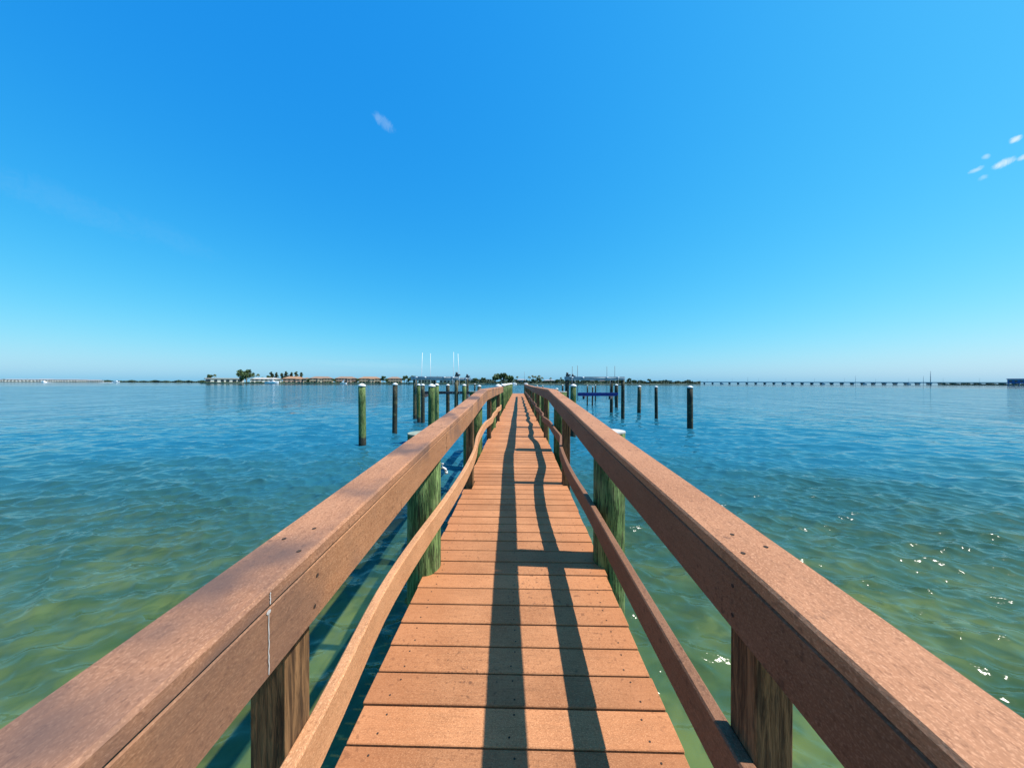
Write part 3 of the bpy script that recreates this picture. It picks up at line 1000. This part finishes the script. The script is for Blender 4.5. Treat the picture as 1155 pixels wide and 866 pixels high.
# ------------------------------------------------------------------ trees
def leaf_cloud(mb, lobes, n, size, flat=0.6):
    for _ in range(n):
        c, rad = random.choice(lobes)
        v = Vector((random.gauss(0, 1), random.gauss(0, 1), random.gauss(0, 1))).normalized() * (random.random() ** 0.45)
        p = Vector(c) + Vector((v.x * rad[0], v.y * rad[1], v.z * rad[2]))
        s = size * random.uniform(0.5, 1.4)
        e = Euler((random.uniform(0, 6.28), random.uniform(0, 6.28), random.uniform(0, 6.28))).to_matrix()
        q = [e @ Vector(w_) * s + p for w_ in ((-1, -0.5, 0), (0.2, -0.9, 0.2), (1, 0.1, 0), (0.3, 0.8, -0.2), (-0.7, 0.6, 0.1))]
        mb.add(q, [(0, 1, 2, 3, 4)])


def proto_broad(h, w, seed, name='broadleaf_tree', leaf='leaf', nl=9, n=700, size=0.55):
    random.seed(seed)
    rt = thing(name, '', 'tree')
    mb = MB()
    mb.tube([(0, 0, -0.5), (0.1, 0, h * 0.2), (0.0, 0.1, h * 0.5)], [0.045 * h, 0.035 * h, 0.02 * h], 8)
    lobes = []
    for k in range(nl):
        a = random.uniform(0, 6.28)
        rr = random.uniform(0.1, 0.75) * w / 2
        z = h * random.uniform(0.36, 0.86)
        c = (rr * math.cos(a), rr * math.sin(a), z)
        lr = w * random.uniform(0.12, 0.22)
        lobes.append((c, (lr, lr, lr * random.uniform(0.6, 1.0))))
        mb.tube([(0, 0, h * random.uniform(0.15, 0.4)), (c[0] * 0.6, c[1] * 0.6, z * 0.75), c], [0.02 * h, 0.012 * h, 0.004 * h], 6)
    mb.build('trunk', M['bark'], rt)
    cb = MB()
    leaf_cloud(cb, lobes, n, size)
    cb.build('crown', M[leaf], rt)
    return rt


def proto_palm(h, seed):
    random.seed(seed)
    rt = thing('palm_tree', '', 'palm tree')
    bx, by = random.uniform(-0.6, 0.6), random.uniform(-0.4, 0.4)
    mb = MB()
    mb.tube([(0, 0, -0.5), (bx * 0.3, by * 0.3, h * 0.5), (bx, by, h)], [0.22, 0.17, 0.14], 8)
    mb.build('trunk', M['bark'], rt)
    cb = MB()
    for k in range(26):
        a = random.uniform(0, 6.28)
        up = random.uniform(-0.5, 1.1)
        L = random.uniform(2.0, 2.9)
        d = Vector((math.cos(a), math.sin(a), 0))
        sd = Vector((-d.y, d.x, 0))
        prev = None
        for q in range(6):
            u = q / 5
            p = Vector((bx, by, h)) + d * L * u * (0.9 if up < 0.6 else 0.6) + Vector((0, 0, up * L * u * 0.6 - 1.4 * u * u * L * 0.6))
            w_ = 0.42 * math.sin(math.pi * (0.12 + 0.86 * u)) + 0.03
            cur = (p - sd * w_ - Vector((0, 0, w_ * 0.7)), p, p + sd * w_ - Vector((0, 0, w_ * 0.7)))
            if prev:
                cb.add(list(prev) + list(cur), [(0, 1, 4, 3), (1, 2, 5, 4)])
            prev = cur
    cb.build('crown', M['leaf_palm'], rt)
    return rt


def proto_pine(h, seed):
    random.seed(seed)
    rt = thing('casuarina_tree', '', 'tree')
    mb = MB()
    mb.tube([(0, 0, -0.5), (0.15, 0, h * 0.5), (0, 0.1, h)], [0.3, 0.2, 0.05], 8)
    lobes = []
    for k in range(10):
        z = h * (0.35 + 0.6 * k / 9)
        a = random.uniform(0, 6.28)
        rr = 1.5 * (1.15 - z / h)
        c = (rr * math.cos(a), rr * math.sin(a), z)
        lobes.append((c, (1.1 * (1.3 - z / h) + 0.25,) * 2 + (0.8,)))
        mb.tube([(0.05, 0.05, z - 0.8), c], [0.09, 0.03], 5)
    mb.build('trunk', M['bark'], rt)
    cb = MB()
    leaf_cloud(cb, lobes, 420, 0.38)
    cb.build('crown', M['leaf_pine'], rt)
    return rt


broad = [proto_broad(9, 9, 1), proto_broad(7, 8, 2), proto_broad(12, 14, 3, n=1300)]
palms = [proto_palm(8, 4), proto_palm(9.5, 5)]
pines = [proto_pine(10, 6), proto_pine(11, 8)]
used = set()


def tree(proto, px_, d, s, label, group=None, sz=None, z=0.9):
    random.seed(hash((round(px_ * 10), round(d))) & 0xffff)
    if proto.name not in used:
        used.add(proto.name)
        o = proto
    else:
        o = copy_tree(proto)
    g = ground(px_, d)
    o.location = (g.x, g.y, z)
    o.rotation_euler = (0, 0, random.uniform(0, 6.28))
    o.scale = (s, s, (sz or s))
    tag(o, label, None, group)
    return o


tg = 'trees on the residential island'
tree(broad[0], 236.5, 438, 1.0, 'round shrubby tree at the very left tip of the island', tg, 1.25)
tree(palms[0], 242.5, 440, 1.0, 'lone palm rising over the left end of the flat roofed white house', tg, 1.4)
tree(palms[1], 232.0, 440, 0.8, 'short palm left of the round tree at the island tip', tg, 0.68)
tree(broad[2], 278, 440, 1.35, 'largest spreading tree on the island, between the two white houses', tg, 1.5)
tree(broad[1], 272.3, 436, 0.9, 'smaller tree hugging the left side of the largest island tree', tg, 1.2)
tree(palms[0], 291.5, 462, 1.1, 'palm standing just right of the largest island tree', tg, 1.55)
tree(palms[1], 295.8, 466, 0.9, 'second palm right of the largest island tree, lower than its neighbour', tg, 0.85)
labs = ['first dark tree behind the roof right of the white motor yacht', 'second dark tree of the feathery row behind the orange roofed villa', 'third feathery tree of the row behind the orange roofed villa',
        'fourth feathery tree of the row, over the left half of the orange roof', 'fifth feathery tree of the row, over the middle of the orange roof', 'sixth feathery tree of the row, over the right half of the orange roof',
        'last tall pointed feathery tree at the right end of the row behind the villa']
for k, (px_, s) in enumerate(((306, 1.35), (312, 1.2), (317.5, 1.2), (323, 1.3), (328.5, 1.32), (334, 1.3), (340.2, 1.3))):
    tree(pines[k % 2], px_, 474, s * 1.5, labs[k], 'feathery row of trees behind the orange villa', s * 1.15)
tree(broad[1], 303.5, 470, 1.2, 'leafy tree rising behind the cabin of the white motor yacht', tg, 1.5)
for (px_, s, lab) in ((347.5, 0.75, 'small bush tree right of the pale yellow house'), (377.0, 0.7, 'bush tree in the gap left of the pinkish apartment block'), (403.2, 0.75, 'bush tree in the gap right of the pinkish apartment block'),
                      (432.0, 0.95, 'left bush tree between the last two apartment blocks'), (435.4, 0.8, 'right bush tree between the last two apartment blocks'), (456.0, 1.0, 'bush tree touching the right end of the smallest apartment block'),
                      (461.0, 0.9, 'tree left of the tall front pile of the left boat lift'), (466.0, 1.0, 'tree partly behind the tall front pile of the left boat lift'), (492.0, 0.9, 'tree between the two low houses behind the left boat lift'),
                      (515.0, 0.9, 'tree at the right end of the island behind the right pile of the left lift'), (521.0, 0.8, 'low tree on the island just right of the left boat lift'),
                      (470.5, 0.85, 'tree at the left wall of the low cream house behind the left lift')):
    tree(broad[int(px_) % 2], px_, 440, s * 1.15, lab, tg, s * 1.15)
for (px_, s, lab) in ((458.4, 0.85, 'palm between the smallest apartment block and the left boat lift'), (463.5, 0.8, 'palm just left of the tall front pile of the left boat lift'), (500.5, 0.7, 'palm over the roof of the low grey house behind the left lift')):
    tree(palms[int(px_) % 2], px_, 446, s * 1.2, lab, tg)
fg = 'trees on the far shore beyond the dock'
tree(broad[2], 567.5, 455, 2.15, 'biggest round tree on the far shore straight over the left handrail end', fg, 1.2)
tree(broad[0], 559.0, 450, 1.5, 'smaller tree on the left flank of the biggest far shore tree', fg, 1.3)
tree(broad[1], 576.5, 450, 1.5, 'smaller tree on the right flank of the biggest far shore tree', fg, 1.5)
for k, (px_, s, lab) in enumerate(((597, 1.35, 'leftmost palm of the clump right of the radio mast beyond the dock'), (600.5, 1.3, 'second palm of the clump right of the radio mast'), (604, 1.4, 'tallest middle palm of the clump right of the radio mast'),
                                   (608, 1.3, 'fourth palm of the clump right of the radio mast'), (611.5, 1.2, 'rightmost palm of the clump right of the radio mast'), (583.5, 1.15, 'lone palm on the far shore straight over the end of the dock'),
                                   (621, 1.1, 'lone palm on the far shore right of the small cream house'), (633, 1.0, 'lone palm on the far shore just left of the right boat lift'))):
    tree(palms[k % 2], px_, 500, s, lab, fg)
for k, (px_, s, lab) in enumerate(((527, 1.0, 'low tree on the far shore left of the long low white building'), (536, 1.15, 'tree rising behind the long low white building on the far shore'), (546, 1.0, 'second tree behind the long low white building'),
                                   (601, 1.0, 'bushy tree at the foot of the palm clump, left half'), (608.5, 1.05, 'bushy tree at the foot of the palm clump, right half'), (628, 0.95, 'bushy tree on the far shore above the bend of the right handrail'),
                                   (642, 1.15, 'dark tree on the far shore behind the left pile of the right boat lift'), (651, 1.0, 'bushy tree on the far shore right of the left pile of the right lift'), (664, 0.95, 'bushy tree on the far shore under the middle of the right lift beam'),
                                   (673.5, 1.15, 'tree on the far shore left of the white house under the right lift beam'), (691, 1.1, 'tree on the far shore right of the white house under the right lift beam'), (699, 1.1, 'tree on the far shore at the right pile of the right boat lift'),
                                   (709, 1.0, 'tree on the far shore just right of the right boat lift'), (716, 0.9, 'tree on the far shore above the brown capped pile on the right'), (733, 0.9, 'tree on the far shore left of the slim black pile in open water'))):
    tree(broad[k % 2], px_, 480 + (px_ - 520) * 0.3 + 8 * (k % 3), s * 1.15, lab, fg, s)


def tree_line(name, px0, px1, d0, d1, h, n, size, mat, z=0.5, depth=25):
    random.seed(int(px0) + 77)
    mb = MB()
    for k in range(n):
        u = random.random()
        px_ = px0 + (px1 - px0) * u
        hh = h * (0.65 + 0.35 * math.sin(px_ * 0.35) * math.sin(px_ * 0.13 + 1))
        g = ground(px_, d0 + (d1 - d0) * u + random.uniform(0, depth))
        p = Vector((g.x, g.y, z + hh * random.random()))
        e = Euler((random.uniform(0, 6.28), random.uniform(0, 6.28), random.uniform(0, 6.28))).to_matrix()
        s = size * random.uniform(0.6, 1.3)
        mb.add([e @ Vector(w_) * s + p for w_ in ((-1, -0.5, 0), (0.2, -0.9, 0.2), (1, 0.1, 0), (0.3, 0.8, -0.2), (-0.7, 0.6, 0.1))], [(0, 1, 2, 3, 4)])
    return tag(mb.build(name, mat), kind='stuff')


tag(tree_line('mangrove_belt', 108, 232, 1000, 800, 5.5, 5200, 1.6, M['leaf_far'], 0.0), 'low dark mangrove belt along the far shore left of the island', 'mangroves')
tag(tree_line('shore_scrub', 226, 330, 428, 430, 1.6, 1500, 0.55, M['leaf'], 0.5, 4), 'low green scrub along the sea wall at the left of the island', 'shrubs')
tag(tree_line('garden_hedge', 330, 525, 430, 438, 1.3, 1600, 0.55, M['leaf'], 0.7, 4), 'low hedge and shrubs in front of the apartment blocks', 'shrubs')
tag(tree_line('shore_woods', 515, 790, 485, 590, 7.2, 6500, 1.1, M['leaf_far'], 0.6, 45), 'low wood along the far shore beyond the dock and the right boat lift', 'woods')
tag(tree_line('condominium_trees', -20, 118, 945, 945, 7.6, 2600, 1.6, M['leaf_far'], 0.6, 30), 'treetops behind the white condominiums on the far left shore', 'woods')
tag(tree_line('causeway_scrub', 1062, 1200, 530, 500, 2.2, 1100, 1.0, M['leaf_far'], 0.4, 25), 'dark scrub along the causeway at the right end of the bridge', 'shrubs')

# ------------------------------------------------------------------ bridge
A, B = ground(688, 745), ground(1138, 545)
u = (B - A).normalized()
w = Vector((-u.y, u.x, 0))
Lb = (B - A).length
br = thing('road_bridge', 'long low grey road bridge on many piers crossing the water to the right', 'bridge', (A.x, A.y, 0), math.atan2(u.y, u.x))
mb = MB()
mb.box(0, Lb, -5, 5, 3.0, 3.9)
mb.build('bridge_deck', M['concrete'], br)
for s in (-1, 1):
    mb = MB()
    mb.box(0, Lb, s * 4.9 - 0.12, s * 4.9 + 0.12, 3.903, 4.75)
    mb.build('parapet', M['concrete'], br)
npier = 42
for k in range(npier):
    x = Lb * (k + 0.5) / npier
    mb = MB()
    mb.box(x - 0.9, x + 0.9, -5.2, 5.2, 2.0, 2.997)
    for q in (-4, -1.35, 1.35, 4):
        mb.tube([(x, q, -3), (x, q, 1.997)], 0.62, 8)
    if k in (7, 14, 21, 25, 29, 33):   # heavier fendered piers
        mb.box(x - 2.6, x + 2.6, -6.3, -5.3, -1, 1.9)
    mb.build('pier', M['concrete'], br)
for k in range(14):
    x = Lb * (k + 0.3) / 14
    mb = MB()
    mb.tube([(x, 4.4, 3.9), (x, 4.4, 11.5), (x, 2.6, 12)], [0.12, 0.09, 0.06], 6)
    mb.build('light_pole', M['steel'], br)

# masts and poles on the far shores
for (px_, d, z1, r, lab) in ((1049.5, 590, 25, 0.55, 'tallest dark radio mast rising behind the bridge at the right'), (1041.5, 620, 17, 0.3, 'thin mast just left of the tallest mast behind the bridge'),
                             (591.5, 520, 20, 0.3, 'thin radio mast on the far shore above the end of the dock'), (965, 660, 19, 0.25, 'thin pole behind the middle of the bridge'), (843.5, 700, 16, 0.25, 'thin pole behind the left part of the bridge')):
    g = ground(px_, d)
    rt = thing('radio_mast', lab, 'mast', (g.x, g.y, 0), 0, 'thin masts on the far shores')
    mb = MB()
    mb.tube([(0, 0, -1), (0, 0, z1 * 0.6), (0, 0, z1)], [r, r * 0.7, r * 0.3], 8)
    mb.build('mast_pole', M['steel'], rt)
    mb = MB()
    for zz in (0.55, 0.8, 0.93):
        mb.box(-r * 2.2, r * 2.2, -r * 0.3, r * 0.3, z1 * zz - 0.12, z1 * zz + 0.12)
    mb.build('antenna', M['steel'], rt)

# blue waterfront building at the right edge
g = ground(1149, 470)
rt = thing('waterfront_building', 'deep blue waterfront building on stilts at the right edge of the photo', 'building', (g.x, g.y, 0.7), -math.radians(52))
mb = MB()
mb.box(-8.5, 14, 0, 11, 2.0, 8.2)
mb.build('wall', M['wall_blue'], rt)
mb = MB()
mb.box(-9.3, 14.8, -0.8, 11.8, 8.203, 9.0)
mb.build('roof', M['wall_blue'], rt)
for k in range(6):
    for q in (0.8, 10.2):
        mb = MB()
        x = -8 + 21.5 * k / 5
        mb.box(x - 0.3, x + 0.3, q - 0.3, q + 0.3, -2.5, 1.997)
        mb.build('stilt', M['concrete'], rt)
for k in range(5):
    mb = MB()
    x = -6.5 + 4.4 * k
    mb.box(x - 1.1, x + 1.1, -0.1, 0.1, 4.2, 6.6)
    mb.build('window', M['glass'], rt)
mb = MB()
mb.box(-8.6, 14.1, -0.14, -0.004, 7.0, 7.6)
mb.build('fascia_band', M['wall_white'], rt)


# ------------------------------------------------------------------ boats
def hull(mb, L, B_, H, z=-0.3, mi=0):
    st = [(-0.5, 0.86, 0.75), (-0.3, 1.0, 0.78), (0.0, 1.0, 0.84), (0.25, 0.82, 0.92), (0.42, 0.4, 1.0), (0.5, 0.03, 1.06)]
    vs, fs = [], []
    for (x, b, h) in st:
        y = B_ / 2 * b
        vs += [(x * L, -y, z + H * h), (x * L, -y * 0.75, z + H * 0.2), (x * L * 0.97, 0, z), (x * L, y * 0.75, z + H * 0.2), (x * L, y, z + H * h)]
    for k in range(len(st) - 1):
        for q in range(5):
            q2 = (q + 1) % 5
            fs.append((k * 5 + q, (k + 1) * 5 + q, (k + 1) * 5 + q2, k * 5 + q2))
    fs.append((0, 1, 2, 3, 4))
    fs.append(tuple(reversed(range((len(st) - 1) * 5, len(st) * 5))))
    mb.add(vs, fs, mi)


def motorboat(label, px_, d, L, rz, cabin=True, wake=False, group=None, name='motorboat', tower=False):
    g = ground(px_, d)
    rt = thing(name, label, 'boat', (g.x, g.y, 0), rz, group)
    mb = MB()
    hull(mb, L, L * 0.3, L * 0.2)
    mb.build('hull', M['hull_white'], rt)
    z = L * 0.13
    mb = MB()
    mb.add([(-0.2 * L, -0.1 * L, z), (0.25 * L, -0.08 * L, z + 0.01 * L), (0.25 * L, 0.08 * L, z + 0.01 * L), (-0.2 * L, 0.1 * L, z), (-0.18 * L, -0.09 * L, z + 0.13 * L), (0.08 * L, -0.08 * L, z + 0.13 * L), (0.08 * L, 0.08 * L, z + 0.13 * L), (-0.18 * L, 0.09 * L, z + 0.13 * L)],
           [(0, 3, 2, 1), (4, 5, 6, 7), (0, 1, 5, 4), (1, 2, 6, 5), (2, 3, 7, 6), (3, 0, 4, 7)])
    mb.build('cabin', M['hull_white'], rt)
    mb = MB()
    mb.obox((-0.04 * L, -0.092 * L, z + 0.08 * L), (0.11 * L, 0, 0), (0, 0.004 * L, 0), (0, 0, 0.025 * L))
    mb.build('window', M['glass'], rt)
    if tower:
        mb = MB()
        for (x, yy) in ((-0.13, -0.07), (0.03, -0.07), (-0.13, 0.07), (0.03, 0.07)):
            mb.tube([(x * L, yy * L, z + 0.13 * L), (x * L, yy * L, z + 0.24 * L)], 0.06, 6)
        mb.box(-0.17 * L, 0.07 * L, -0.09 * L, 0.09 * L, z + 0.24 * L, z + 0.26 * L)
        mb.build('flybridge', M['hull_white'], rt)
    if wake:
        mb = MB()
        vs, fs = [], []
        n = 16
        for k in range(n + 1):
            x = 0.35 * L - 2.4 * L * k / n
            hw = L * (0.10 + 0.016 * k) * random.uniform(0.85, 1.15)
            zz = 0.42 * math.sin(min(1, k / 5) * 1.57) * (1 - 0.75 * k / n) + 0.08
            vs += [(x, -hw, 0.02), (x, -hw * 0.4, zz * random.uniform(0.7, 1.3)), (x, hw * 0.4, zz * random.uniform(0.7, 1.3)), (x, hw, 0.02)]
        for k in range(n):
            for q in range(3):
                fs.append((4 * k + q, 4 * k + q + 1, 4 * k + 5 + q, 4 * k + 4 + q))
        mb.add(vs, fs)
        mb.build('wake', M['foam'], rt)
    return rt


motorboat('white speedboat with a foaming wake in front of the far left condominiums', 49, 620, 11, math.pi * 0.97, wake=True, group='speedboats far left')
motorboat('long low white speedboat with a wake at the right end of the condominium row', 131, 640, 13, math.pi * 0.02, wake=True, group='speedboats far left')
motorboat('big white motor yacht moored by the white house on the island', 307, 415, 16, 0.1, tower=True, name='motor_yacht')
motorboat('small white motorboat on the water straight beyond the end of the dock', 580, 420, 8, 0.6)
motorboat('small white boat with a tall tower moored under the far shore right of the bend', 641, 520, 7, 2.4)
motorboat('tiny white boat near the far shore between the right lift and the slim black pile', 726, 600, 8, 0.2)

g = ground(387.5, 400)
sb = thing('sailboat', 'small white sailboat with bare mast in front of the pinkish apartment block', 'sailboat', (g.x, g.y, 0), 0.1)
mb = MB()
hull(mb, 8, 2.5, 1.7)
mb.build('hull', M['hull_white'], sb)
mb = MB()
mb.tube([(0.6, 0, 1.0), (0.6, 0, 6.2)], [0.08, 0.05], 6)
mb.build('mast', M['hull_white'], sb)
mb = MB()
mb.add([(0.5, 0.0, 1.6), (-2.4, 0.05, 1.6), (0.5, 0.0, 5.6), (0.5, 0.12, 1.6), (-2.4, 0.17, 1.6), (0.5, 0.12, 5.6)], [(0, 1, 2), (5, 4, 3), (0, 3, 4, 1), (1, 4, 5, 2), (2, 5, 3, 0)])
mb.build('sail', M['hull_white'], sb)

# unused tree prototypes (none expected) are removed
for p_ in broad + palms + pines:
    if p_.name not in used:
        for ch in list(p_.children):
            bpy.data.objects.remove(ch)
        bpy.data.objects.remove(p_)

# ------------------------------------------------------------------ light and sky
sv = Vector((1.0, -0.05, 1.48)).normalized()
elev = math.asin(sv.z)
azim = math.atan2(sv.x, sv.y)          # clockwise from +Y
sl = bpy.data.lights.new('sun', 'SUN')
sl.energy = 4.4
sl.angle = R(0.53)
sl.color = (1.0, 0.945, 0.86)
so = bpy.data.objects.new('sun', sl)
col.objects.link(so)
so.rotation_euler = sv.to_track_quat('Z', 'Y').to_euler()
so.location = (30, 0, 40)

wd = bpy.data.worlds.new('World')
scene.world = wd
wd.use_nodes = True
nt = wd.node_tree
nt.nodes.clear()
t = NT(nt)
sky = t.n('ShaderNodeTexSky')
sky.sky_type = 'NISHITA'
sky.sun_disc = False
sky.sun_elevation = elev
sky.sun_rotation = azim
sky.altitude = 0
sky.air_density = 1.35
sky.dust_density = 0.6
sky.ozone_density = 1.0
# grade of the sky texture: per-channel response (a deep, strongly saturated azure)
S_BG, S_EXP = 0.12, 0.8
sep = t.n('ShaderNodeSeparateColor')
t.l(sky.outputs[0], sep.inputs[0])
cmb = t.n('ShaderNodeCombineColor')
for k_, (gain, pw, mul) in enumerate(((0.1275, 1.9, 0.50), (0.1275, 0.76, 0.84), (0.1275, 0.28, 1.06))):
    q_ = t.math('POWER', t.math('MULTIPLY', sep.outputs[k_], gain), pw)
    t.l(t.math('MULTIPLY', q_, mul / (S_BG * 2 ** S_EXP)), cmb.inputs[k_])
skyc = cmb.outputs[0]
# a few thin cloud wisps
gen = t.n('ShaderNodeTexCoord').outputs['Generated']
cn = t.noise(gen, 60, 6, 0.68, 1.2)
tot = None
for (px_, py_, lx, ly, rot, amp) in ((434, 139, 12, 6, 0.35, 0.16), (427, 134, 4, 6, 0.2, 0.18), (1132, 184, 13, 4.2, -0.42, 0.9), (1146, 157, 8, 3.2, -0.5, 0.85), (1112, 177, 5, 3, -0.6, 0.4), (1102, 191, 8, 2.6, -0.2, 0.5), (1155, 177, 6, 3, -0.1, 0.7), (1110, 200, 6, 2.5, -0.3, 0.3), (70, 228, 120, 16, 0.30, 0.03), (185, 265, 70, 12, 0.4, 0.02), (420, 411, 70, 3.5, 0.02, 0.06)):
    c0 = ray(px_, py_).normalized()
    e1 = (ray(px_ + 2 * math.cos(rot), py_ + 2 * math.sin(rot)).normalized() - c0)
    e2 = (ray(px_ - 2 * math.sin(rot), py_ + 2 * math.cos(rot)).normalized() - c0)
    u1 = e1 / e1.length / (lx * e1.length / 2)
    u2 = e2 / e2.length / (ly * e2.length / 2)
    sub = t.n('ShaderNodeVectorMath', operation='SUBTRACT')
    t.l(gen, sub.inputs[0])
    sub.inputs[1].default_value = c0
    ds = []
    for uu in (u1, u2):
        dt = t.n('ShaderNodeVectorMath', operation='DOT_PRODUCT')
        t.l(sub.outputs[0], dt.inputs[0])
        dt.inputs[1].default_value = uu
        ds.append(dt.outputs['Value'])
    rr = t.math('ADD', t.math('MULTIPLY', ds[0], ds[0]), t.math('MULTIPLY', ds[1], ds[1]))
    rr = t.math('ADD', rr, t.math('MULTIPLY', t.math('SUBTRACT', cn, 0.5), 3.4))
    f = t.ramp(rr, 1.7, -0.5, 0.0, amp)
    tot = f if tot is None else t.math('MAXIMUM', tot, f)
skyc = t.mix(tot, skyc, (3.9, 4.6, 4.8))
bg_ = t.n('ShaderNodeBackground')
bg_.inputs['Strength'].default_value = S_BG
t.l(skyc, bg_.inputs['Color'])
wo_ = t.n('ShaderNodeOutputWorld')
t.l(bg_.outputs[0], wo_.inputs['Surface'])

# ------------------------------------------------------------------ render settings
scene.render.engine = 'CYCLES'
scene.cycles.use_denoising = True
scene.cycles.max_bounces = 6
scene.cycles.sample_clamp_direct = 1.6
scene.cycles.transparent_max_bounces = 8
scene.cycles.caustics_reflective = False
scene.cycles.caustics_refractive = False
scene.view_settings.view_transform = 'Standard'
scene.view_settings.look = 'None'
scene.view_settings.gamma = 1.0
scene.view_settings.exposure = 0.8
